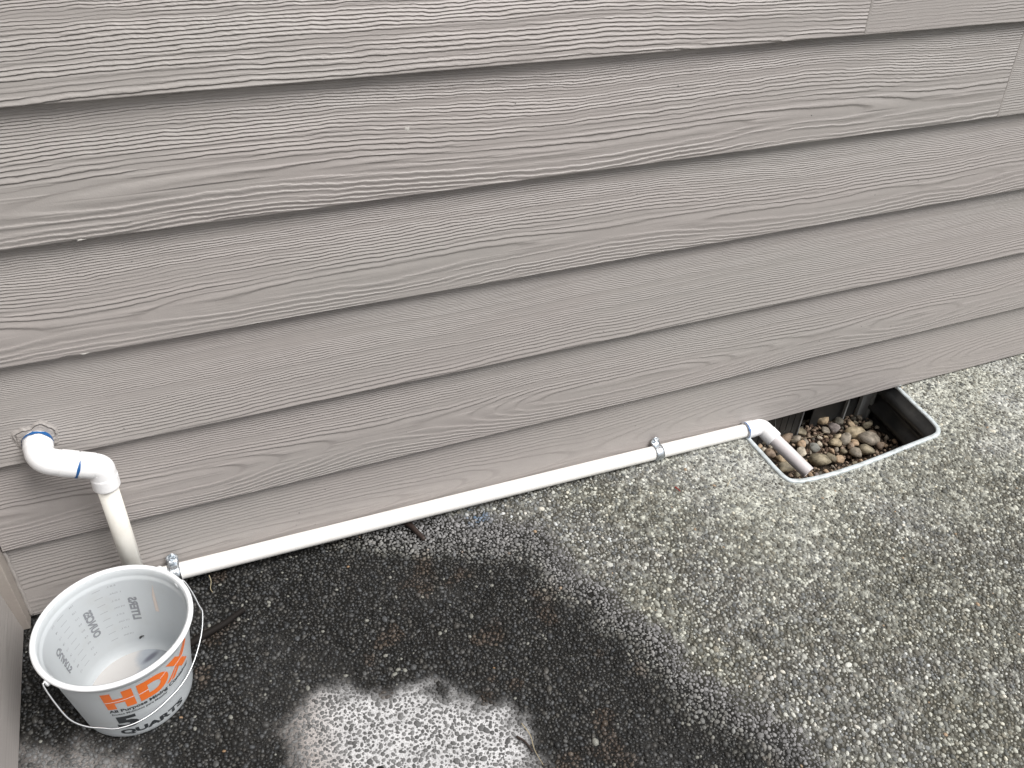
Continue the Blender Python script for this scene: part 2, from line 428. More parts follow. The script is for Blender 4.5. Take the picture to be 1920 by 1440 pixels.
# ------------------------------------------------------------------ window / vent well: rim path in plan
RIM = [(.9600, .085), (.9600, .02), (.9592, -.0159), (.9575, -.0719), (.9560, -.115), (.9568, -.143), (.9620, -.1565), (.9760, -.1635), (.9900, -.1662),
       (1.0373, -.1700), (1.1019, -.1693), (1.1707, -.1652), (1.244, -.1588), (1.300, -.1545), (1.3270, -.1510), (1.3410, -.1430), (1.3490, -.1290),
       (1.3552, -.1011), (1.3590, -.0684), (1.3640, -.0318), (1.3685, 0.0), (1.3720, .035), (1.3760, .085)]
rimc = [(p.x, p.y) for p in catmull([(a, b, 0) for a, b in RIM], 4)]
RP = np.array(rimc)
def inside_poly(px, py, P):
    c = np.zeros(px.shape, bool); n = len(P); j = n - 1
    for i in range(n):
        xi, yi = P[i]; xj, yj = P[j]
        cond = ((yi > py) != (yj > py)) & (px < (xj - xi) * (py - yi) / (yj - yi + 1e-12) + xi)
        c ^= cond; j = i
    return c
def seg_dist(px, py, P):
    d = np.full(px.shape, 1e9)
    for i in range(len(P) - 1):
        ax, ay = P[i]; bx, by = P[i + 1]; dx, dy = bx - ax, by - ay; L = dx * dx + dy * dy + 1e-12
        t = np.clip(((px - ax) * dx + (py - ay) * dy) / L, 0, 1)
        d = np.minimum(d, np.hypot(px - ax - t * dx, py - ay - t * dy))
    return d

# ------------------------------------------------------------------ wet stain, dry halo and mineral patch (real stains on the slab)
WET = [(.20, .10), (.242, .0), (.310, -.020), (.372, -.056), (.420, -.086), (.452, -.118), (.470, -.171), (.479, -.226), (.503, -.271), (.515, -.321),
       (.540, -.376), (.556, -.443), (.570, -.486), (.597, -.533), (.622, -.585), (.66, -.68), (.74, -.86), (.80, -1.2)]
WETP = np.array(WET + [(-.6, -1.2), (-.6, .10)])
PALE = np.array([(-.02, -.52), (.004, -.373), (.016, -.320), (.047, -.293), (.086, -.291), (.125, -.310), (.17, -.318), (.21, -.338), (.245, -.366), (.287, -.402), (.300, -.436), (.285, -.50), (.20, -.60), (.05, -.60)])
PALE2 = np.array([(-.34, -.36), (-.33, -.212), (-.288, -.206), (-.255, -.232), (-.215, -.262), (-.18, -.30), (-.17, -.37)])
def fields(x, y):
    wob = (fbm(x * 14, y * 14, 21) - .5)
    wob2 = (fbm(x * 60, y * 60, 33, 2) - .5)
    s = seg_dist(x, y, np.array(WET)) * np.where(inside_poly(x, y, WETP), 1, -1) + wob * .045 + wob2 * .016
    wet_m = smoothstep(-.045, .012, s)
    wet_p = smoothstep(-.004, .060, s)
    # drier strip of light pebbles close to the pipe
    dry = smoothstep(.075, .02, np.abs(y + .045 + (x - .30) * .45 + wob * .06)) * smoothstep(.10, .22, x) * smoothstep(.50, .40, x)
    wet_p = wet_p * (1 - .8 * dry)
    sp = seg_dist(x, y, np.vstack([PALE, PALE[:1]])) * np.where(inside_poly(x, y, PALE), 1, -1) + wob * .05 + wob2 * .03
    pale = smoothstep(-.026, .030, sp)
    sp2 = seg_dist(x, y, np.vstack([PALE2, PALE2[:1]])) * np.where(inside_poly(x, y, PALE2), 1, -1) + wob * .06 + wob2 * .03
    pale2 = smoothstep(-.02, .04, sp2) * .55
    pale = np.maximum(pale, pale2)
    green = .25 + .40 * smoothstep(.36, .66, fbm(x * 9, y * 9, 77) + .10 * smoothstep(0, -.5, y))
    return wet_m, wet_p, pale, green, wob, wob2
def crust(x, y):
    a = smoothstep(-.50, -.06, y + .25 * (fbm(x * 9, y * 9, 55) - .5)) * smoothstep(.55, .95, x)
    b = smoothstep(.60, .66, fbm(x * 110, y * 110, 56, 3))
    return np.clip(.16 + .50 * a * (.5 + .8 * fbm(x * 110, y * 110, 57, 2)) + .30 * b, 0, 1)
def lerp(a, b, t): return a + (b - a) * t[:, None]
def pave_col(x, y):
    wm, wp, pale, gr, wob, wob2 = fields(x, y)
    lite = crust(x, y)
    dry = lerp(np.array([.065, .063, .054]), np.array([.50, .51, .49]), smoothstep(.15, .9, lite))
    dry = lerp(dry, dry * np.array([1.0, 1.0, .89]), gr)
    fl = .45 + 1.1 * (fbm(x * 190, y * 190, 5, 2))[:, None]
    dry = dry * fl
    wet = np.array([.007, .0068, .006]) * np.ones((len(x), 1))
    wet = wet + smoothstep(.52, .72, fbm(x * 11, y * 11, 91))[:, None] * .012
    c = lerp(dry, wet, wm)
    pk = smoothstep(.09, .02, x)
    pc = lerp(np.array([.56, .56, .57]), np.array([.40, .37, .355]), pk) * (.8 + .35 * fbm(x * 60, y * 60, 41, 3))[:, None]
    c = lerp(c, pc, pale)
    r = .85 - .50 * wm * (1 - pale)
    # where the loose detail stops the cement keeps the slab's mean tone
    return np.clip(c, .004, .9), r
def peb_col(x, y, rnd, rnd2):
    wm, wp, pale, gr, wob, wob2 = fields(x, y)
    b = .105 + .18 * rnd ** 1.4 + .30 * (rnd > .95)
    tint = np.stack([1 + .10 * (rnd2 - .5), np.ones_like(rnd), 1 - .16 * (rnd2 - .4)], 1)
    dry = b[:, None] * tint
    dry = lerp(dry, dry * np.array([1.01, 1.0, .94]), gr)
    lite = crust(x, y)
    pick = ((rnd * 7.13) % 1.0) < (.16 + .26 * lite)
    dry = np.where(pick[:, None], (.28 + .30 * rnd2 * (.5 + lite))[:, None] * np.array([1.0, 1.01, .96]), dry)
    dry = lerp(dry, dry * np.array([1.0, 1.0, .89]), gr)
    hal = smoothstep(.0, .5, wm) * (1 - wp); dry = lerp(dry, (.085 + .20 * rnd)[:, None] * np.array([1, .99, 1.0]), hal)
    wet = (.015 + .062 * rnd ** 2.0)[:, None] * tint
    wet = np.where((rnd2 > .988)[:, None], np.array([.20, .20, .18]), wet)
    wet = np.where(((rnd2 > .965) & (rnd2 <= .9665))[:, None], np.array([.22, .14, .08]), wet)
    warm = smoothstep(.72, .80, fbm(x * 22, y * 22, 120, 2))
    wet = lerp(wet, np.array([.10, .055, .025]) * (.4 + rnd[:, None]), warm * .25)
    dry = np.where(((rnd2 > .9985))[:, None], np.array([.34, .25, .17]), dry)
    c = lerp(dry, wet, wp)
    pp = (.09 + .10 * rnd)[:, None] * np.array([1, 1, 1.0])
    c = lerp(c, pp, smoothstep(0., .6, pale))
    # a few blue paint-tinged pebbles near the halo
    bl = smoothstep(.035, .0, np.hypot(x - .385, y + .035)) * (rnd2 > .5)
    c = lerp(c, np.array([.10, .17, .27]), bl * .8)
    rr = .75 - .33 * wp * (1 - pale)
    return np.clip(c, .004, .8), rr

# pavement: fine sheet under the stones plus the rest of the slab out to the horizon
X0, X1, Y0, Y1, ST = -.40, 2.10, -1.05, .10, .005
nx = int(round((X1 - X0) / ST)); ny = int(round((Y1 - Y0) / ST))
gx = np.linspace(X0, X1, nx + 1); gy = np.linspace(Y0, Y1, ny + 1)
XX, YY = np.meshgrid(gx, gy, indexing='ij')
fxx, fyy = XX.ravel(), YY.ravel()
Cc, Rr_ = pave_col(fxx, fyy)
_, _, pal_, _, _, _ = fields(fxx, fyy)
ZZ = G + (fbm(fxx * 90, fyy * 90, 3, 2) - .5) * .0010 + pal_ * .0004
idx = np.arange((nx + 1) * (ny + 1)).reshape(nx + 1, ny + 1)
q = np.stack([idx[:-1, :-1], idx[1:, :-1], idx[1:, 1:], idx[:-1, 1:]], -1).reshape(-1, 4)
cxs = fxx[q].mean(1); cys = fyy[q].mean(1)
keep = ~inside_poly(cxs, cys, RP)
keep &= ~((cxs > .962) & (cxs < 1.372) & (cys > .08))
q = q[keep]
nv = len(fxx)
far = [(-40, -40), (X0, -40), (X1, -40), (40, -40), (-40, Y0), (X0, Y0), (X1, Y0), (40, Y0), (-40, Y1), (X0, Y1), (X1, Y1), (40, Y1)]
FV = [(a, b, G) for a, b in far]
FQ = [(0, 1, 5, 4), (1, 2, 6, 5), (2, 3, 7, 6), (4, 5, 9, 8), (6, 7, 11, 10)]
allv = np.vstack([np.stack([fxx, fyy, ZZ], 1), np.array(FV)])
allq = np.vstack([q, np.array(FQ) + nv])
def big_mesh(name, V, Fq, C, R, mats, nside=4):
    me = bpy.data.meshes.new(name); me.vertices.add(len(V)); me.vertices.foreach_set('co', V.astype(np.float32).ravel())
    me.loops.add(Fq.size); me.loops.foreach_set('vertex_index', Fq.astype(np.int32).ravel())
    me.polygons.add(len(Fq)); me.polygons.foreach_set('loop_start', np.arange(0, Fq.size, nside, dtype=np.int32))
    try: me.polygons.foreach_set('loop_total', np.full(len(Fq), nside, dtype=np.int32))
    except Exception: pass
    me.update(calc_edges=True)
    a = me.color_attributes.new('Col', 'FLOAT_COLOR', 'POINT'); a.data.foreach_set('color', np.hstack([C, np.ones((len(C), 1))]).astype(np.float32).ravel())
    b = me.attributes.new('Rough', 'FLOAT', 'POINT'); b.data.foreach_set('value', R.astype(np.float32))
    me.materials.append(mats); me.polygons.foreach_set('use_smooth', np.ones(len(Fq), bool))
    o = bpy.data.objects.new(name, me); COL.objects.link(o); return o
Cf = np.tile(np.array([[.16, .16, .14]]), (12, 1)); Rf = np.full(12, .85)
pav = big_mesh('pavement', allv, allq, np.vstack([Cc, Cf]), np.r_[Rr_, Rf], M_PAVE)
pav['kind'] = 'structure'; pav['label'] = 'exposed aggregate concrete slab, dark and wet in front of the bucket'

# exposed aggregate: tens of thousands of small stones set in the cement
cmw = np.array(cam.matrix_world); Rm = cmw[:3, :3]; Cp = cmw[:3, 3]
def in_view(x, y, z, marg=.07):
    P = np.stack([x, y, np.full_like(x, z)], 1) - Cp
    d = P @ Rm; u = d[:, 0] / -d[:, 2] * 1586.42 / 960; v = d[:, 1] / -d[:, 2] * 1586.42 / 720
    return (d[:, 2] < 0) & (np.abs(u) < 1 + marg * 1.6) & (np.abs(v) < 1 + marg * 1.6)
cell = .0082
def scatter():
    acc = {}; PX = []; PY = []; PR = []
    levels = [(.0042, .0054, 1200), (.0029, .0039, 42000), (.0020, .0028, 170000), (.0013, .0019, 200000)]
    for lo, hi, n in levels:
        x = rng.uniform(X0 + .03, 2.08, n); y = rng.uniform(-1.02, .028, n)
        # the halo clears towards the view: keep a generous band outside the frame
        m = in_view(x, y, G, .27) & (x > X_SIDE - .005) & (np.hypot(x + .17288, y + .18377) > .064) & ~((inside_poly(x, y, RP)) | (seg_dist(x, y, RP) < .0052))
        x = x[m]; y = y[m]; r = rng.uniform(lo, hi, len(x))
        ix = np.floor(x / cell).astype(int); iy = np.floor(y / cell).astype(int)
        for a, b, c, i, j in zip(x.tolist(), y.tolist(), r.tolist(), ix.tolist(), iy.tolist()):
            ok = True
            for di in (-1, 0, 1):
                for dj in (-1, 0, 1):
                    L = acc.get((i + di, j + dj))
                    if L:
                        for (p, q_, s) in L:
                            dd = (p - a) * (p - a) + (q_ - b) * (q_ - b); e = (s + c) * .80
                            if dd < e * e: ok = False; break
                    if not ok: break
                if not ok: break
            if ok:
                acc.setdefault((i, j), []).append((a, b, c)); PX.append(a); PY.append(b); PR.append(c)
    return np.array(PX), np.array(PY), np.array(PR)
px, py, prd = scatter()
NP = len(px)
rnd = rng.random(NP); rnd2 = rng.random(NP)
pc, prough = peb_col(px, py, rnd, rnd2)
_, _, ppale, _, _, _ = fields(px, py)
K = 6
ang = np.linspace(0, 2 * PI, K, endpoint=False)[None, :] + rng.random((NP, 1)) * 6.28
jit = 1 + .30 * (rng.random((NP, K)) - .5)
asp = 1 + .35 * rng.random((NP, 1)); rot = rng.random((NP, 1)) * PI
top_lite = crust(px, py)
hgt = prd * rng.uniform(.55, .95, NP) * (1 - .45 * smoothstep(.3, .8, top_lite)) * (1 - .18 * ppale)
tx = rng.normal(0, .16, NP); ty = rng.normal(0, .16, NP)
rings = [(1.02, -.30), (.96, .38), (.62, .90)]
Vp = np.zeros((NP, K * 3 + 1, 3), np.float32)
for ri, (rf, hf) in enumerate(rings):
    ex = np.cos(ang) * jit * rf * asp; ey = np.sin(ang) * jit * rf / asp ** .5
    lx = (ex * np.cos(rot) - ey * np.sin(rot)) * prd[:, None]; ly = (ex * np.sin(rot) + ey * np.cos(rot)) * prd[:, None]
    Vp[:, ri * K:(ri + 1) * K, 0] = px[:, None] + lx; Vp[:, ri * K:(ri + 1) * K, 1] = py[:, None] + ly
    Vp[:, ri * K:(ri + 1) * K, 2] = G - .0004 + hf * hgt[:, None] + (lx * tx[:, None] + ly * ty[:, None]) * (1 if hf > 0 else 0)
Vp[:, -1, 0] = px; Vp[:, -1, 1] = py; Vp[:, -1, 2] = G - .0004 + hgt
tri = []
for ri in range(2):
    for k in range(K):
        k2 = (k + 1) % K; a, b, c, d = ri * K + k, ri * K + k2, (ri + 1) * K + k2, (ri + 1) * K + k
        tri += [(a, b, c), (a, c, d)]
for k in range(K): tri.append((2 * K + k, 2 * K + (k + 1) % K, 3 * K))
tri = np.array(tri); nvp = K * 3 + 1
FT = (tri[None] + (np.arange(NP) * nvp)[:, None, None]).reshape(-1, 3)
agg = big_mesh('aggregate_pebble', Vp.reshape(-1, 3), FT, np.repeat(pc, nvp, 0), np.repeat(prough, nvp), M_PEB, 3)
agg.parent = pav; agg['kind'] = 'stuff'
pav['stones'] = int(NP)

# ------------------------------------------------------------------ vent well
well = empty('vent_well', (1.16, -.04, G))
tag(well, 'black plastic foundation vent well with pale metal rim, sunk in the slab under the siding', 'vent well')
def offset_path(path, d):
    P = np.array(path); T = np.gradient(P, axis=0); T /= np.linalg.norm(T, axis=1)[:, None]
    N = np.stack([T[:, 1], -T[:, 0]], 1); return P + N * d
def sweep_profile(path, prof, closed=True):
    V = []; F = []; m = len(prof)
    offs = [offset_path(path, d) for d, z in prof]
    for i in range(len(path)):
        for k in range(m): V.append((offs[k][i][0], offs[k][i][1], prof[k][1]))
    for i in range(len(path) - 1):
        for k in range(m if closed else m - 1):
            k2 = (k + 1) % m; F.append((i * m + k, i * m + k2, (i + 1) * m + k2, (i + 1) * m + k))
    return V, F
V, F = sweep_profile(rimc, [(-.0048, G - .004), (-.0048, G + .0026), (-.0036, G + .0040), (.0030, G + .0040), (.0042, G + .0026), (.0042, G - .004)])
bm = bmesh.new(); me = bpy.data.meshes.new('x'); me.from_pydata(V, [], F); bm.from_mesh(me); bmesh.ops.recalc_face_normals(bm, faces=bm.faces)
bmobj('rim', bm, M_RIM, well, True)
prof = []
for i in range(34):
    z = G + .001 - i * .0062
    prof.append((.0 + (-.0035 - .0180 * (1 - math.cos(2 * PI * (i * .0062 + .002) / .052)) * .5 - .0008), z))
side_sign = -1
V, F = sweep_profile(rimc, [(p[0], p[1]) for p in prof], closed=False)
mesh('liner', V, F, M_LINER, well, True)
# back of the well: a grey frame upright, thin bars and a ribbed black flap against the foundation
back = mesh('back_panel', *boxv(.955, 1.385, .080, .086, -.22, G - .001), M_LINER, well)
V, F = boxv(1.325, 1.352, .040, .048, -.20, .010); fr = mesh('frame_upright', V, F, M_GREY, well)
V, F = boxv(1.3525, 1.3565, .034, .050, -.20, .010); mesh('frame_upright', V, F, M_GREY, well)
V, F = boxv(1.284, 1.288, .040, .046, -.20, .010); mesh('vent_bar', V, F, M_GREY, well)
V, F = boxv(1.20, 1.324, .0495, .053, -.20, .010); mesh('vent_panel', V, F, M_LINER, well)
flap = [[], []]
for i in range(7):                                                 # ribbed flap on the left
    x0 = 1.035 + i * .0165
    add(flap, boxv(x0, x0 + .0152, .0365 - .0006 * i, .0405, -.20, .010))
fo = mesh('ribbed_flap', flap[0], flap[1], M_LINER, well)
V, F = boxv(1.1505, 1.1530, .030, .038, -.20, .010); mesh('flap_edge', V, F, mat('flap_edge_grey', (.22, .225, .23), .5), well)
for i in range(3):
    xx = 1.075 + i * .026; V, F = polyline_tube([(xx, .0355, .008), (xx + .030 - i * .004, .0345, -.11)], .0008, 6)
    mesh('rib', V, F, M_GREY, well)
# soil under the stones
nxs, nys = 50, 28; V = []; F = []
for i in range(nxs + 1):
    for j in range(nys + 1):
        x = .945 + .445 * i / nxs; y = -.185 + .285 * j / nys
        z = -.099 + .012 * (fbm(np.array([x * 22]), np.array([y * 22]), 8)[0] - .5)
        V.append((x, y, z))
for i in range(nxs):
    for j in range(nys):
        a = i * (nys + 1) + j; F.append((a, a + nys + 1, a + nys + 2, a + 1))
M_SOIL = mat('dark_soil', (.04, .03, .022), .9); _t = NT(M_SOIL); _tc = _t.n('ShaderNodeTexCoord'); _n = _t.noise(_tc.outputs['Object'], 160, 4, .7)
_t.l(_t.mix(_t.ramp(_n, .35, .7), (.022, .016, .012), (.10, .075, .05)), _t.b.inputs['Base Color']); _t.l(_t.bump(_n, .004), _t.b.inputs['Normal'])
soil = mesh('soil', V, F, M_SOIL, None, True); tag(soil, kind='structure')

# stones
def stone_mat(name, c):
    m = mat(name, c, .6, 0, .35); t = NT(m); tc = t.n('ShaderNodeTexCoord')
    n = t.noise(tc.outputs['Object'], 60, 5, .6); n2 = t.noise(tc.outputs['Object'], 500, 3, .7)
    d = tuple(x * .45 for x in c); l = tuple(min(.8, x * 1.45) for x in c)
    a = t.mix(t.ramp(n, .3, .7), d, l); a = t.mix(t.m('MULTIPLY', t.ramp(n2, .45, .75), .35), a, tuple(x * .5 for x in c))
    t.l(a, t.b.inputs['Base Color']); t.l(t.bump(n2, .0006), t.b.inputs['Normal']); return m
SM = dict(olive=stone_mat('stone_olive', (.26, .225, .16)), tan=stone_mat('stone_tan', (.44, .34, .225)), orange=stone_mat('stone_orange', (.46, .335, .225)),
          brown=stone_mat('stone_brown', (.28, .21, .155)), grey=stone_mat('stone_grey', (.27, .235, .19)), pale=stone_mat('stone_pale', (.50, .44, .35)),
          dark=stone_mat('stone_dark', (.12, .11, .09)), purple=stone_mat('stone_purple', (.25, .215, .205)), blue=stone_mat('stone_bluegrey', (.22, .22, .20)),
          yellow=stone_mat('stone_yellow', (.40, .33, .225)))
def stone_bm(seed, r, asp=(1, .8, .6), rough=.18):
    R = random.Random(seed); bm = bmesh.new(); bmesh.ops.create_icosphere(bm, subdivisions=2, radius=1)
    planes = [(Vector((R.gauss(0, 1), R.gauss(0, 1), R.gauss(0, 1))).normalized(), R.uniform(.45, .85)) for _ in range(8)]
    for v in bm.verts:
        p = v.co.copy()
        for n, d in planes:
            k = p.dot(n)
            if k > d: p -= n * (k - d) * .95
        nz = vnoise(np.array([p.x * 1.7 + seed]), np.array([p.y * 1.7 + p.z]), seed)[0]
        p *= 1 + rough * (nz - .5)
        v.co = Vector((p.x * asp[0], p.y * asp[1], p.z * asp[2])) * r
    return bm
ST_ = [  # x, y, half length, colour, rotation, label
 (1.070, .044, .0135, 'dark', .4, 'dark olive stone just under the white elbow in the well'),
 (1.059, -.001, .015, 'brown', 2.2, 'reddish brown stone left of the outlet pipe, above the tan one'),
 (1.070, -.023, .0135, 'tan', 2.4, 'light tan rounded stone left of the outlet pipe'),
 (1.063, -.048, .018, 'olive', 2.2, 'largest olive stone against the left rim of the well'),
 (1.076, -.070, .011, 'olive', .9, 'small olive stone at the front left corner of the well by the pipe end'),
 (1.052, .015, .009, 'pale', .9, 'small pale stone beside the left rim of the well'),
 (1.120, .028, .018, 'brown', 2.5, 'flat pinkish brown stone right behind the outlet pipe'),
 (1.140, .021, .0125, 'grey', .3, 'speckled grey stone below the black flap edge'),
 (1.142, .003, .012, 'orange', .9, 'orange tan angular stone right of the outlet pipe'),
 (1.163, .036, .015, 'olive', 2.6, 'blocky olive brown stone right of the black flap edge'),
 (1.124, -.019, .013, 'pale', .2, 'pale cream stone touching the outlet pipe'),
 (1.145, -.054, .023, 'olive', 2.6, 'largest two-tone olive stone near the front rim of the well'),
 (1.161, -.018, .012, 'blue', 1.9, 'blue grey stone leaning on the big two-tone stone'),
 (1.171, -.055, .0125, 'olive', 1.7, 'rounded olive tan stone between the two-tone stone and the orange one'),
 (1.186, -.067, .0125, 'orange', 2.5, 'bright orange cream stone by the front rim of the well'),
 (1.213, -.019, .0125, 'yellow', 2.7, 'egg-shaped yellowish stone in the middle of the well'),
 (1.242, -.021, .016, 'grey', .6, 'grey veined stone in the middle of the well'),
 (1.233, -.004, .010, 'yellow', .1, 'small yellow olive stone on top of the grey veined one'),
 (1.234, .054, .020, 'tan', .3, 'large smooth tan olive stone at the back of the well'),
 (1.242, .017, .017, 'purple', 1.2, 'purplish grey oval stone behind the middle of the well'),
 (1.221, .021, .010, 'grey', 2.3, 'small grey stone left of the purplish oval one'),
 (1.286, .068, .012, 'brown', 1.3, 'round brown stone farthest back in the well'),
 (1.275, -.010, .020, 'yellow', 2.8, 'largest yellow tan rounded stone right of centre'),
 (1.290, -.036, .024, 'grey', .15, 'long grey brown slab stone near the black right side'),
 (1.255, -.033, .011, 'orange', 2.6, 'small light orange stone below the large yellow tan one'),
 (1.261, -.064, .019, 'olive', 2.3, 'blocky olive grey stone near the front rim, right of centre'),
 (1.233, -.064, .0165, 'grey', .5, 'rough grey stone near the front rim, left of the blocky one'),
 (1.300, -.060, .012, 'brown', 1.1, 'rounded brown stone next to the black right side'),
 (1.322, .004, .014, 'olive', .1, 'oblong olive stone under the grey frame upright'),
 (1.316, -.019, .010, 'brown', 1.8, 'small brown stone between the oblong and the long slab stone'),
 (1.291, .018, .009, 'tan', 1.5, 'small tan stone at the foot of the grey frame upright'),
 (1.239, -.040, .010, 'brown', .7, 'small brown stone between the grey veined and the rough grey stone'),
 (1.272, .036, .013, 'dark', .5, 'dark reddish brown stone behind the large yellow tan one')]
gname = 'river stones lying in the vent well'
for i, (x, y, r, c, rz, lab) in enumerate(ST_):
    bm = stone_bm(100 + i, r * 1.2, (1, random.Random(i).uniform(.68, .86), random.Random(i + 9).uniform(.5, .7)))
    o = bmobj('river_stone', bm, SM[c], None, True); o.location = (x, y, -.0835 + r * .25); o.rotation_euler = (random.uniform(-.35, .35), random.uniform(-.35, .35), rz)
    tag(o, lab, 'stone', gname)
# smaller stones filling the gaps
R = random.Random(5); placed = [(a[0], a[1], a[2]) for a in ST_]; cnt = 0
names = ['brown', 'tan', 'olive', 'grey', 'pale', 'orange', 'purple', 'brown', 'dark']
protos = [stone_bm(300 + i, 1, (1, R.uniform(.65, .9), R.uniform(.5, .75))) for i in range(6)]
pm = []
for i, b in enumerate(protos):
    me = bpy.data.meshes.new('river_stone'); b.to_mesh(me); b.free(); me.polygons.foreach_set('use_smooth', [True] * len(me.polygons)); pm.append(me)
variants = {}
for i in range(6):
    for c in set(names):
        me = pm[i].copy(); me.materials.append(SM[c]); variants[(i, c)] = me
cname = dict(brown='brown', tan='tan', olive='olive', grey='grey', pale='cream', orange='orange tan', purple='purplish grey', dark='dark')
def region(x, y):
    if x < 1.085 + (y * -.30): return 'on the left of the outlet pipe'
    if y > .030: return 'at the shaded back of the vent well'
    if x < 1.19: return 'between the outlet pipe and the leaf litter'
    if x < 1.27: return 'in the middle of the vent well'
    return 'at the foot of the black right side of the vent well'
small = [[], []]
for t_ in range(5200):
    x = R.uniform(.985, 1.345); y = R.uniform(-.135, .07); r = R.choice((R.uniform(.0032, .0058), R.uniform(.0060, .0095)))
    if (1.175 < x < 1.225) and (-.03 < y < .03) and R.random() < .6: continue
    if all(math.hypot(x - a, y - b) > (r + c) * .78 for a, b, c in placed):
        placed.append((x, y, r)); c = R.choice(names); k = R.randrange(6)
        ea = (R.uniform(-.5, .5), R.uniform(-.5, .5), R.uniform(0, 6.28)); loc = (x, y, -.089 + r * .5)
        if r < .006:
            from mathutils import Euler
            MT = Matrix.Translation(loc) @ Euler(ea).to_matrix().to_4x4() @ Matrix.Scale(r, 4)
            add(small, ([MT @ v.co for v in pm[k].vertices], [tuple(p.vertices) for p in pm[k].polygons])); continue
        o = bpy.data.objects.new('river_stone', variants[(k, c)]); COL.objects.link(o)
        o.location = loc; o.scale = (r, r, r); o.rotation_euler = ea
        tag(o, 'small %s stone %s' % (cname[c], region(x, y)), 'stone', 'small %s stones %s' % (cname[c], region(x, y))); cnt += 1
        if cnt > 150: break
gv = mesh('gravel', small[0], small[1], SM['brown'], None, True); tag(gv, 'fine brown gravel filling the gaps between the stones of the vent well', 'gravel', kind='stuff')
# grit and shredded leaf litter
bmv, bmf = [], []
for i in range(900):
    x = R.uniform(.985, 1.35); y = R.uniform(-.15, .075); s = R.uniform(.0012, .0034); z = -.093 + R.uniform(0, .006)
    q_ = Quaternion((R.gauss(0, 1), R.gauss(0, 1), R.gauss(0, 1), R.gauss(0, 1))).normalized()
    base = [(1, 0, 0), (-1, .2, 0), (0, .9, .1), (.1, -.8, 0), (0, .1, .7), (.1, 0, -.7)]; n = len(bmv)
    for v in base: bmv.append(q_ @ (Vector(v) * s) + Vector((x, y, z)))
    for f in ((0, 2, 4), (2, 1, 4), (1, 3, 4), (3, 0, 4), (2, 0, 5), (1, 2, 5), (3, 1, 5), (0, 3, 5)): bmf.append(tuple(n + k for k in f))
gr_ = mesh('grit', bmv, bmf, SM['brown']); tag(gr_, 'brown grit and crumbs between the stones of the vent well', 'grit', kind='stuff')
lv, lf = [], []
for i in range(230):
    x = R.gauss(1.205, .035); y = R.gauss(.0, .03); L = R.uniform(.002, .007); wd = L * R.uniform(.25, .6)
    if not (1.1 < x < 1.32 and -.1 < y < .075): continue
    z = -.089 + R.uniform(-.004, .007)
    q_ = Quaternion((1, R.gauss(0, .45), R.gauss(0, .45), R.gauss(0, 2))).normalized(); n = len(lv)
    for k in range(4):
        t = k / 3; cu = math.sin(t * PI) * L * .35
        for s in (-1, 1): lv.append(q_ @ Vector(((t - .5) * 2 * L, s * wd * math.sin((t * .8 + .1) * PI), cu)) + Vector((x, y, z)))
    for k in range(3): lf.append((n + 2 * k, n + 2 * k + 1, n + 2 * k + 3, n + 2 * k + 2))
M_LEAF = mat('dead_leaf', (.075, .045, .028), .8); lit = mesh('leaf_litter', lv, lf, M_LEAF)
tag(lit, 'dark brown shredded dead leaves in the middle of the vent well', 'leaf litter', kind='stuff')
# spider thread crossing the stones
V, F = polyline_tube(catmull([(1.125, .02, -.078), (1.17, .008, -.073), (1.215, .01, -.074)], 6), .0003, 5)
tag(mesh('straw', V, F, M_STRAW, None), 'thin pale straw lying across the stones right of the black flap', 'straw')

# ------------------------------------------------------------------ drain pipe
dp = empty('drain_pipe', (-.152, -.035, G))
tag(dp, 'white plastic drain pipe from the siding down behind the bucket and along the wall', 'pipe')
PR = .01335; FRr = .0178
A0 = Vector((-.2180, .006, .3325)); A = Vector((-.2165, -.0355, .3290)); C_ = Vector((-.1510, -.0355, .2985)); D = Vector((-.1515, -.0355, .2640))
Mm = A.lerp(C_, .60)
def fitting(name, pts, rad, r=FRr, hub=.0188, parent=dp):
    p = bend(pts, rad, 10)
    tot = 0; acc = [0]
    for a, b in zip(p[:-1], p[1:]): tot += (b - a).length; acc.append(tot)
    # hubs at both ends, slimmer waist in the bend
    V, F = [], []
    fine = []
    n = 48; j = 0
    for i in range(n + 1):
        s = tot * i / n
        while j < len(acc) - 2 and acc[j + 1] < s: j += 1
        t = (s - acc[j]) / max(1e-9, acc[j + 1] - acc[j]); fine.append(p[j].lerp(p[j + 1], t))
    def rf(t):
        s = t * tot; e = min(s, tot - s)
        base = r - (.0008 if e > .020 else 0)
        if e < .0012: base -= .0009 * (1 - e / .0012)
        return base
    V, F = polyline_tube(fine, r, 28, True, rf)
    return mesh(name, V, F, M_FIT, parent, True)
o = fitting('elbow', [A0, A, Mm + (C_ - A).normalized() * .001], .030, .0180)
o = fitting('elbow', [Mm + (C_ - A).normalized() * .0015, C_, D], .010, .0176)
# blue primer showing at the joints
def ring(c, d, r, wdt=.0012, lo=-.3, amount=1., seed=1, up=(0, 0, 1)):
    """smear of primer round a joint: a band whose width wanders and dies out on one side"""
    d = Vector(d).normalized(); c = Vector(c); u = (Vector(up) - d * Vector(up).dot(d)).normalized(); v = d.cross(u)
    V, F = [], []; n = 72
    for k in range(n + 1):
        a = 2 * PI * k / n
        e = u * math.cos(a) + v * math.sin(a)
        wv = wdt * (.35 + 1.3 * vnoise(np.array([k * .22]), np.array([seed * 3.1]), 2)[0]) * max(0., min(1., (math.cos(a - amount) - lo) * 1.4))
        V += [c + e * r - d * wv, c + e * (r + .0003), c + e * r + d * wv]
    for k in range(n):
        i = 3 * k; F += [(i, i + 1, i + 4, i + 3), (i + 1, i + 2, i + 5, i + 4)]
    return mesh('primer_ring', V, F, M_BLUE, dp, True)
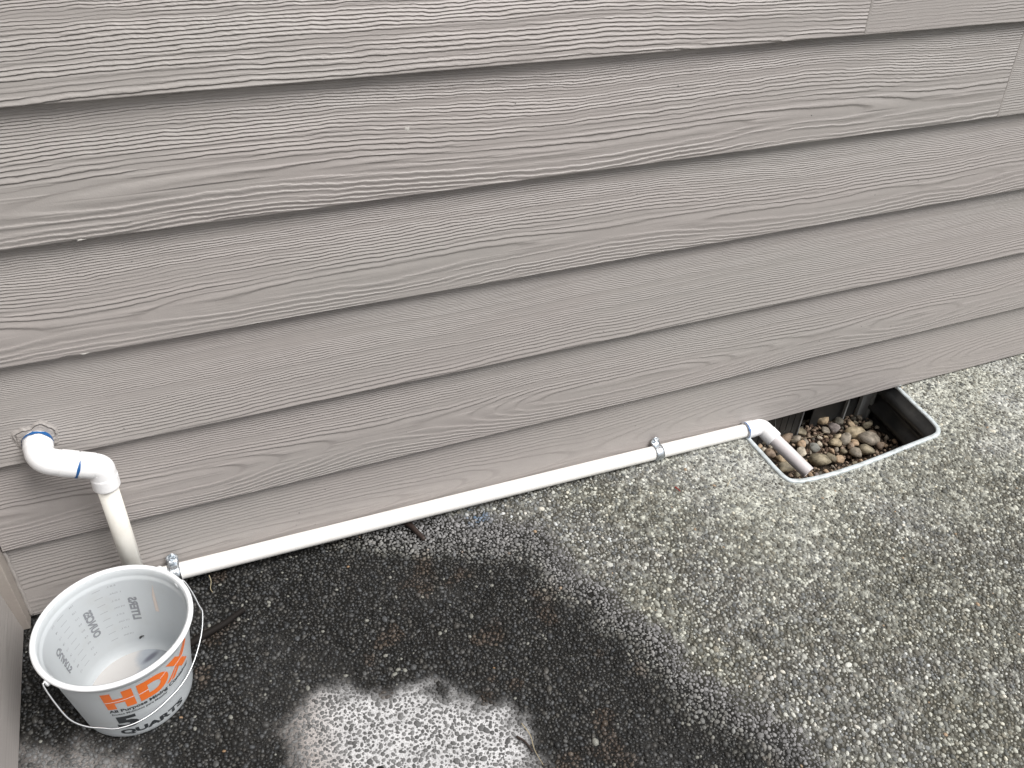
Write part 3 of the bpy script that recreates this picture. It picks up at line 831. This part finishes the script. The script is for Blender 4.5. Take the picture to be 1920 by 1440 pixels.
ring(Mm + (C_ - A).normalized() * .0012, C_ - A, .0181, .0024, -.45, 2.6, 3)
ring((-.2178, -.0035, .3330), (0, 1, .03), .0184, .0026, .1, 0.4, 5)
V, F = polyline_tube([D + Vector((0, 0, .02)), Vector((-.1530, -.0355, .05))], PR, 28); mesh('vertical_pipe', V, F, M_PVC_OLD, dp, True)
# foot: elbow hidden behind the bucket into the horizontal run
H0 = Vector((-.135, -.0160, .0478)); H1 = Vector((.968, -.0148, .0233))
V, F = polyline_tube([Vector((-.153, -.0355, .075)), Vector((-.153, -.0350, .055))], FRr, 24); mesh('elbow', V, F, M_FIT, dp, True)
fitting('elbow', [(-.153, -.0350, .074), (-.153, -.0340, .0495), (-.118, -.0175, .0478)], .010)
nseg = 40; pts = []
for i in range(nseg + 1):
    t = i / nseg; p = H0.lerp(H1, t); p.z += .0010 * math.sin(t * 3.1) ; pts.append(p)
V, F = polyline_tube(pts, PR, 28); mesh('horizontal_pipe', V, F, M_PVC, dp, True)
E1 = Vector((.9585, -.0148, .0235)); EC = Vector((.9985, -.0148, .0222)); E2 = EC + (Vector((1.036, -.122, -.017)) - EC).normalized() * .036
fitting('elbow', [E1, EC, E2], .012, .0172)
ring(E1, (1, 0, -.02), .0174, .0015, -.9, 1.5, 8)
PE = Vector((1.0385, -.126, -.0185)); dirp = (PE - EC).normalized()
V, F = polyline_tube([EC + dirp * .02, PE], PR, 28, False)
n = len(V); V2, F2 = polyline_tube([PE, EC + dirp * .03], PR - .0026, 28, False)
F += [tuple(n + k for k in f) for f in F2]; V += V2
for k in range(28): pass
a0 = 28; 
endouter = [28 + k for k in range(28)]
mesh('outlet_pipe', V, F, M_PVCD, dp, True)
V, F = [], []
u = dirp.cross(Vector((0, 0, 1))).normalized(); v = dirp.cross(u)
for k in range(28):
    a = 2 * PI * k / 28; e = u * math.cos(a) + v * math.sin(a); V += [PE + e * PR, PE + e * (PR - .0027)]
for k in range(28): F.append((2 * k, 2 * k + 1, 2 * ((k + 1) % 28) + 1, 2 * ((k + 1) % 28)))
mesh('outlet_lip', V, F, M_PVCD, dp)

# ------------------------------------------------------------------ straps
def strap(x, label):
    t = (x - H0.x) / (H1.x - H0.x); c = H0.lerp(H1, t)
    root = empty('pipe_strap', (x, 0, c.z)); tag(root, label, 'pipe strap', 'galvanised straps holding the horizontal pipe')
    r = PR + .0009; W = .0088; path = []
    ztop = c.z + r + .0135
    yf = -.0030
    for s in np.linspace(0, 1, 6): path.append((yf + .0008 * 0, ztop - s * (ztop - (c.z + r + .0015))))
    for a in np.linspace(70, 275, 26):
        ra = math.radians(a); path.append((c.y - r * math.sin(ra - math.radians(0)) if False else c.y - r * math.cos(math.radians(90 - (a - 90)) - PI / 2) * 0, 0)) if False else None
        # angle measured from +y (wall) over the top towards -y
        path.append((c.y + r * math.cos(ra), c.z + r * math.sin(ra)))
    V, F = [], []; m = 5
    for i, (yy, zz) in enumerate(path):
        # rounded top of the ear
        wd = W
        if i < 6:
            dtop = (ztop - zz); wd = math.sqrt(max(.0, W * W - max(0, W - dtop) ** 2)) if dtop < W else W
            wd = max(wd, .0015)
        for k in range(m):
            V.append((x + (k / (m - 1) * 2 - 1) * wd, yy - (.0004 if k in (1, 2, 3) else 0) * (i > 5), zz))
    for i in range(len(path) - 1):
        for k in range(m - 1): a = i * m + k; F.append((a, a + 1, a + m + 1, a + m))
    b = mesh('band', V, F, M_ZINC, root, True); so = b.modifiers.new('thick', 'SOLIDIFY'); so.thickness = .0011; so.offset = 0
    # hex washer screw head
    V, F = [], []
    for (rr, yy, nn) in ((.0046, yf - .0008, 12), (.0046, yf - .0016, 12), (.0032, yf - .0017, 12), (.0031, yf - .0044, 12), (.0022, yf - .0048, 12)):
        for k in range(12):
            a = 2 * PI * k / 12; rk = rr * (1 if rr > .004 else (.9 if k % 2 else 1.03)); V.append((x + math.cos(a) * rk, yy, ztop - .0082 + math.sin(a) * rk))
    for j in range(4):
        for k in range(12): F.append((j * 12 + k, j * 12 + (k + 1) % 12, (j + 1) * 12 + (k + 1) % 12, (j + 1) * 12 + k))
    F.append(tuple(range(48, 60)))
    mesh('screw', V, F, M_ZINC, root)
strap(-.1035, 'zinc pipe strap on the horizontal pipe right behind the bucket rim')
strap(.757, 'zinc pipe strap on the horizontal pipe near the vent well')

# ------------------------------------------------------------------ bucket
BX, BY = -.17288, -.18377; BR, BH, Bb = .0976, .1512, .0710
bk = empty('bucket', (BX, BY, G)); tag(bk, 'milky white plastic mixing bucket with orange and black print and wire handle', 'bucket')
def wallr(z): return Bb + (BR - .0065 - Bb) * (z / BH)
def lathe(name, prof, mat_, seg=96, parent=bk, close=False):
    V, F = [], []; m = len(prof)
    for i in range(seg):
        a = 2 * PI * i / seg
        for r, z in prof: V.append((BX + r * math.cos(a), BY + r * math.sin(a), G + z))
    for i in range(seg):
        i2 = (i + 1) % seg
        for k in range(m - 1): F.append((i * m + k, i2 * m + k, i2 * m + k + 1, i * m + k + 1))
    o = mesh(name, V, F, mat_, parent, True)
    return o
T = .0018
body = [(.0001, .0022), (.030, .0022), (Bb - .008, .0022), (Bb - .004, .0008), (Bb - .0015, .0022), (wallr(.006), .006)]
for z in np.linspace(.012, .132, 13): body.append((wallr(z), z))
body += [(wallr(.134), .134), (wallr(.134) + .0022, .1348), (wallr(.137) + .0024, .1375)]
body += [(wallr(.148) + .0012, .1485)]
inn = [(wallr(.148) + .0012 - T, .1485), (wallr(.137) + .0024 - T, .1378), (wallr(.134) + .0020 - T, .1352), (wallr(.134) - T, .1338)]
for z in np.linspace(.130, .012, 13): inn.append((wallr(z) - T, z))
inn += [(Bb - .0035, .0075), (Bb - .0065, .0050)]
lathe('body', body + inn, M_BUCK)
# floor as its own disc so its object coordinates start at the bucket axis
V = [(0, 0, .0048)]; F = []
for j, r in enumerate((.02, .04, .055, Bb - .0063)):
    for i in range(48): a = 2 * PI * i / 48; V.append((r * math.cos(a), r * math.sin(a), .0048 - (.0004 if j < 3 else 0)))
for i in range(48): F.append((0, 1 + i, 1 + (i + 1) % 48))
for j in range(3):
    for i in range(48): F.append((1 + j * 48 + i, 1 + (j + 1) * 48 + i, 1 + (j + 1) * 48 + (i + 1) % 48, 1 + j * 48 + (i + 1) % 48))
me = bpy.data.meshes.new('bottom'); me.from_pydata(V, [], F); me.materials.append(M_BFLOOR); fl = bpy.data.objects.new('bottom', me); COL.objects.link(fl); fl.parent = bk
rimp = []
for a in np.linspace(-60, 240, 16): rimp.append((BR - .0034 + .0034 * math.cos(math.radians(a)), BH - .0034 + .0034 * math.sin(math.radians(a))))
rimp += [(BR - .0070, .1480), (BR - .0056, .1455)]
M_BRIM = mat('white_plastic_rim', (.82, .84, .86), .35); 
lathe('rim', rimp + [rimp[0]], M_BRIM, 120)

def conemap(th, z, off=.0005):
    r = wallr(z) + off; return (BX + r * math.cos(math.radians(th)), BY + r * math.sin(math.radians(th)), G + z)
def finish_flat(name, bm, off, mat_, parent=bk, inner=False):
    """bm holds flat outlines with x = degrees round the bucket, y = height"""
    xs = [v.co.x for v in bm.verts]; lo, hi = min(xs), max(xs); x = lo + 2.0
    while x < hi:
        bmesh.ops.bisect_plane(bm, geom=bm.verts[:] + bm.edges[:] + bm.faces[:], plane_co=(x, 0, 0), plane_no=(1, 0, 0)); x += 2.0
    for v in bm.verts: v.co = Vector(conemap(v.co.x, v.co.y, off))
    return bmobj(name, bm, mat_, parent)
def text_bm(s, bold=0.0):
    cu = bpy.data.curves.new('t', 'FONT'); cu.body = s; cu.size = 1; cu.offset = bold; cu.resolution_u = 3
    to = bpy.data.objects.new('t', cu); COL.objects.link(to); bpy.context.view_layer.update()
    dg = bpy.context.evaluated_depsgraph_get(); me = bpy.data.meshes.new_from_object(to.evaluated_get(dg))
    bm = bmesh.new(); bm.from_mesh(me); bpy.data.objects.remove(to); bpy.data.curves.remove(cu); bpy.data.meshes.remove(me)
    return bm
def curved_text(name, s, th0, th1, z0, z1, mat_, bold=.02, off=.0005, rot=None, mirror=False, shear=0):
    bm = text_bm(s, bold)
    X = [v.co.x for v in bm.verts]; Y = [v.co.y for v in bm.verts]; ax, bx, ay, by = min(X), max(X), min(Y), max(Y)
    for v in bm.verts:
        a = (v.co.x - ax) / (bx - ax); b = (v.co.y - ay) / (by - ay)
        if rot == 'up': u_, v_ = 1 - b, a
        elif rot == 'down': u_, v_ = b, 1 - a
        else: u_, v_ = a, b
        v.co = Vector((th0 + (th1 - th0) * u_ + shear * v_, z0 + (z1 - z0) * v_, 0))
    return finish_flat(name, bm, off, mat_)
def poly_print(name, polys, mat_, off):
    bm = bmesh.new()
    for P in polys: bm.faces.new([bm.verts.new((a, b, 0)) for a, b in P])
    return finish_flat(name, bm, off, mat_)
# large orange letters
z0, z1 = .0845, .1240; hh = z1 - z0
def U(th0, th1, P): return [(th0 + (th1 - th0) * a, z0 + hh * b) for a, b in P]
Hh = [U(-106.5, -82.8, [(0, 0), (.31, 0), (.31, 1), (0, 1)]), U(-106.5, -82.8, [(.31, .36), (.66, .36), (.66, .62), (.31, .62)]), U(-106.5, -82.8, [(.66, 0), (1, 0), (1, 1), (.66, 1)])]
poly_print('orange_letter', Hh, M_ORANGE, .0004)
Dp = []; D0, D1 = -79.2, -52.0
outer, innr = [], []
for i in range(17):
    a = -PI / 2 + PI * i / 16; outer.append((.46 + .54 * math.cos(a), .5 + .5 * math.sin(a))); innr.append((.46 + .25 * math.cos(a), .5 + .24 * math.sin(a)))
for i in range(16): Dp.append(U(D0, D1, [outer[i], outer[i + 1], innr[i + 1], innr[i]]))
Dp.append(U(D0, D1, [(0, 0), (.46, 0), (.46, .26), (.30, .26), (.30, .74), (.46, .74), (.46, 1), (0, 1)]))
poly_print('orange_letter', Dp, M_ORANGE, .0004)
Xp = [U(-55, -25, [(0, .02), (.10, 0), (.98, 1.16), (.86, 1.12)]), U(-55, -25, [(.16, 0), (.30, -.02), (1.0, .96), (1.0, 1.16), ]),
      U(-55, -25, [(.06, 1.0), (.42, 1.0), (.98, .10), (.66, .10)])]
poly_print('orange_letter', [Xp[0], Xp[1]], M_ORANGE, .0004); poly_print('orange_letter', [Xp[2]], M_ORANGE, .0006)
poly_print('pale_line', [[(-106.6, z0 + hh * .44), (-82.6, z0 + hh * .50), (-82.6, z0 + hh * .535), (-106.6, z0 + hh * .475)],
                         [(-79.4, z0 + hh * .44), (-70.6, z0 + hh * .47), (-70.6, z0 + hh * .505), (-79.4, z0 + hh * .475)],
                         [(-60.5, z0 + hh * .60), (-52.2, z0 + hh * .78), (-52.2, z0 + hh * .81), (-60.5, z0 + hh * .63)],
                         [(-47, z0 + hh * .56), (-30, z0 + hh * .60), (-30, z0 + hh * .635), (-47, z0 + hh * .595)]], M_WLINE, .0008)
curved_text('lettering', 'All Purpose Mixing Container', -107, -25.5, .0732, .0824, M_DARK, .034)
curved_text('lettering', 'Envase Multiusos para Mezclar', -106, -56, .0665, .0722, M_DARK, .015)
curved_text('lettering', '5', -106.5, -86.5, .0320, .0628, M_DARK, .05)
curved_text('lettering', 'QUARTS', -107.5, -41.0, .0125, .0268, M_DARK, .05)
# scales, printed on the far side and seen mirrored through the wall
IO = -T - .0004
def inner_text(s, thc, half, za, zb, rot, m, bold=.05, name='scale_word'):
    return curved_text(name, s, thc - half, thc + half, za, zb, m, bold, IO, rot)
inner_text('LITERS', 78.5, 4.2, .0595, .1010, 'up', M_FAINT)
inner_text('OUNCES', 119.5, 4.2, .0560, .1050, 'up', M_FAINT)
inner_text('QUARTS', 162, 4.6, .0540, .1000, 'down', M_FAINT)
ticks = []
for i in range(8):
    z = .1265 - i * .0130
    ticks.append([(102.4, z), (109.8, z), (109.8, z + .0007), (102.4, z + .0007)])
for i in range(9):
    z = .1270 - i * .0117
    ticks.append([(138, z), (146, z), (146, z + .0007), (138, z + .0007)])
poly_print('scale_mark', ticks, M_FAINTER, IO)['kind'] = 'stuff'
for i in range(8):
    z = .1265 - i * .0130
    curved_text('scale_number', ['3.8 L', '1 GAL', '3.0 L', '3/4 GAL', '2.0 L', '1/2 GAL', '1.0 L', '1/4 GAL'][i], 86.5 if i % 2 else 89, 97, z - .0006, z + .0020, M_FAINTER, .01, IO)
for i in range(9):
    z = .1270 - i * .0117
    curved_text('scale_number', '%d' % (144 - 16 * i), 127.5, 131.5, z - .0008, z + .0022, M_FAINTER, .01, IO)
    curved_text('scale_number', ['4 1/2', '4', '3 1/2', '3', '2 1/2', '2', '1 1/2', '1', '1/2'][i], 150.5, 154, z - .0008, z + .0022, M_FAINTER, .01, IO)
poly_print('faint_print', [[(54, .075), (58, .075), (58.6, .105), (56.5, .125), (55.6, .105)]], M_FORANGE, IO)
# ears and bail
ax_ = Vector((-.0830 + .2549, -.1373 + .2439, 0)).normalized(); e1 = Vector((-.2549, -.2439, .1540)); dn = Vector((ax_.y, -ax_.x, 0))
tl = math.radians(50); dd = dn * math.cos(tl) + Vector((0, 0, -1)) * math.sin(tl)
B2 = [(0.004, -.002), (0, 0), (-.001, .028), (.001, .053), (.010, .072), (.023, .087), (.036, .100), (.060, .111), (.089, .1145), (.125, .110), (.152, .0975), (.180, .075), (.198, .052), (.200, .041), (.2025, .019), (.202, 0), (.198, -.003)]
bp = [e1 + ax_ * a + dd * b for a, b in B2]
bp2 = []
for p in bp:                                                      # keep the wire just outside the plastic
    r = math.hypot(p.x - BX, p.y - BY); need = wallr(p.z - G) + .0022
    if r < need: s = need / r; p = Vector((BX + (p.x - BX) * s, BY + (p.y - BY) * s, p.z))
    bp2.append(p)
V, F = polyline_tube(catmull(bp2, 6), .0011, 10); mesh('handle', V, F, M_WIRE, bk, True)
for end in (bp2[1], bp2[-2]):
    c = Vector((BX, BY, end.z)); d = (end - c); d.z = 0; d.normalize(); s = c + d * (wallr(.14) - .0005)
    V, F = polyline_tube([s, c + d * (BR + .001), c + d * (BR + .0016)], .0042, 14, True, lambda t: .0044 if t < .9 else .0034); mesh('ear', V, F, M_BRIM, bk, True)

# fly in the bucket
fly = empty('fly', (-.163, -.095, G + .026)); tag(fly, 'small black fly on the inside wall of the bucket near its bottom', 'fly')
fc = Vector(conemap(79.5, .0265, -T - .0012))
bm = bmesh.new(); bmesh.ops.create_uvsphere(bm, u_segments=10, v_segments=8, radius=.0016)
for v in bm.verts: v.co = Vector((v.co.x * 1.5, v.co.y * .8, v.co.z * .9)) + fc
bmobj('body', bm, M_BLACK, fly, True)
bm = bmesh.new(); bmesh.ops.create_uvsphere(bm, u_segments=8, v_segments=6, radius=.0009)
for v in bm.verts: v.co = v.co + fc + Vector((.0026, 0, .0004))
bmobj('head', bm, M_BLACK, fly, True)
for s in (-1, 1):
    mesh('wing', [fc + Vector(p) for p in [(.0005, -.0010, s * .0006), (-.0012, -.0014, s * .0022), (-.0034, -.0012, s * .0016), (-.0026, -.0010, s * .0003)]], [(0, 1, 2, 3)], M_BLACK, fly)

# ------------------------------------------------------------------ twigs and bits
def twig(pts, r0, r1, m, lab, name='twig', cat='twig'):
    V, F = polyline_tube(catmull(pts, 6), r0, 8, True, lambda t: r0 + (r1 - r0) * t); o = mesh(name, V, F, m, None, True); tag(o, lab, cat); return o
z = G + .004
twig([(-.112, -.136, z + .001), (-.094, -.132, z + .002), (-.078, -.1265, z + .003), (-.063, -.1215, z + .003), (-.047, -.116, z + .003), (-.031, -.107, z + .003), (-.017, -.1005, z + .003)], .0062, .0042, M_TWIG, 'wet black curved twig on the dark slab right of the bucket')
twig([(.259, .006, z), (.264, -.008, z), (.271, -.022, z), (.276, -.038, z), (.283, -.058, z - .001)], .0062, .0040, M_TWIG2, 'short brown stick poking out from under the horizontal pipe')
twig([(-.057, -.026, G + .020), (-.056, -.032, G + .012), (-.059, -.040, G + .005), (-.057, -.047, G + .003)], .0007, .0004, M_STRAW, 'pale grass sprig under the pipe right of the bucket', 'grass_sprig', 'grass')
twig([(.302, -.425, z), (.306, -.446, z), (.303, -.466, z), (.305, -.490, z)], .0008, .0004, M_STRAW, 'thin straw at the right edge of the white mineral patch', 'straw', 'straw')
twig([(.288, -.440, z), (.296, -.452, z), (.300, -.468, z - .001)], .0018, .0010, M_TWIG2, 'little brown twig at the right edge of the white mineral patch')
twig([(.84, -.13, z), (.855, -.118, z + .001), (.868, -.115, z)], .0006, .0004, M_STRAW, 'thin pale straw on the dry slab in front of the well', 'straw', 'straw')
twig([(.748, -.098, z), (.7495, -.104, z + .0004), (.751, -.111, z)], .0016, .0008, mat('red_scrap', (.25, .03, .02), .6), 'tiny red scrap on the dry slab below the strap', 'red_scrap', 'scrap')
bm = stone_bm(733, .0075, (1, .7, .45)); o = bmobj('charred_lump', bm, M_BLACK, None, True); o.location = (.104, -.417, G + .003); tag(o, 'small black lump lying in the white mineral patch', 'debris')
# clip at the right end of the well
cl = catmull([(1.3560, -.003, .018), (1.3590, -.006, .024), (1.3640, -.007, .0265), (1.3670, -.006, .0235), (1.3660, -.004, .0185)], 5)
V, F = polyline_tube(cl, .0016, 8); tag(mesh('metal_clip', V, F, M_GREY, None, True), 'small dark metal clip hooked under the siding at the right end of the well', 'clip')
# pale grey lump next to it
bm = stone_bm(501, .0055, (1, .8, .7)); o = bmobj('grit_lump', bm, SM['pale'], None, True); o.location = (1.3745, -.0035, G + .003); tag(o, 'pale crumb of mortar on the slab at the back right corner of the well', 'crumb')
S.render.resolution_x = 1024; S.render.resolution_y = 768
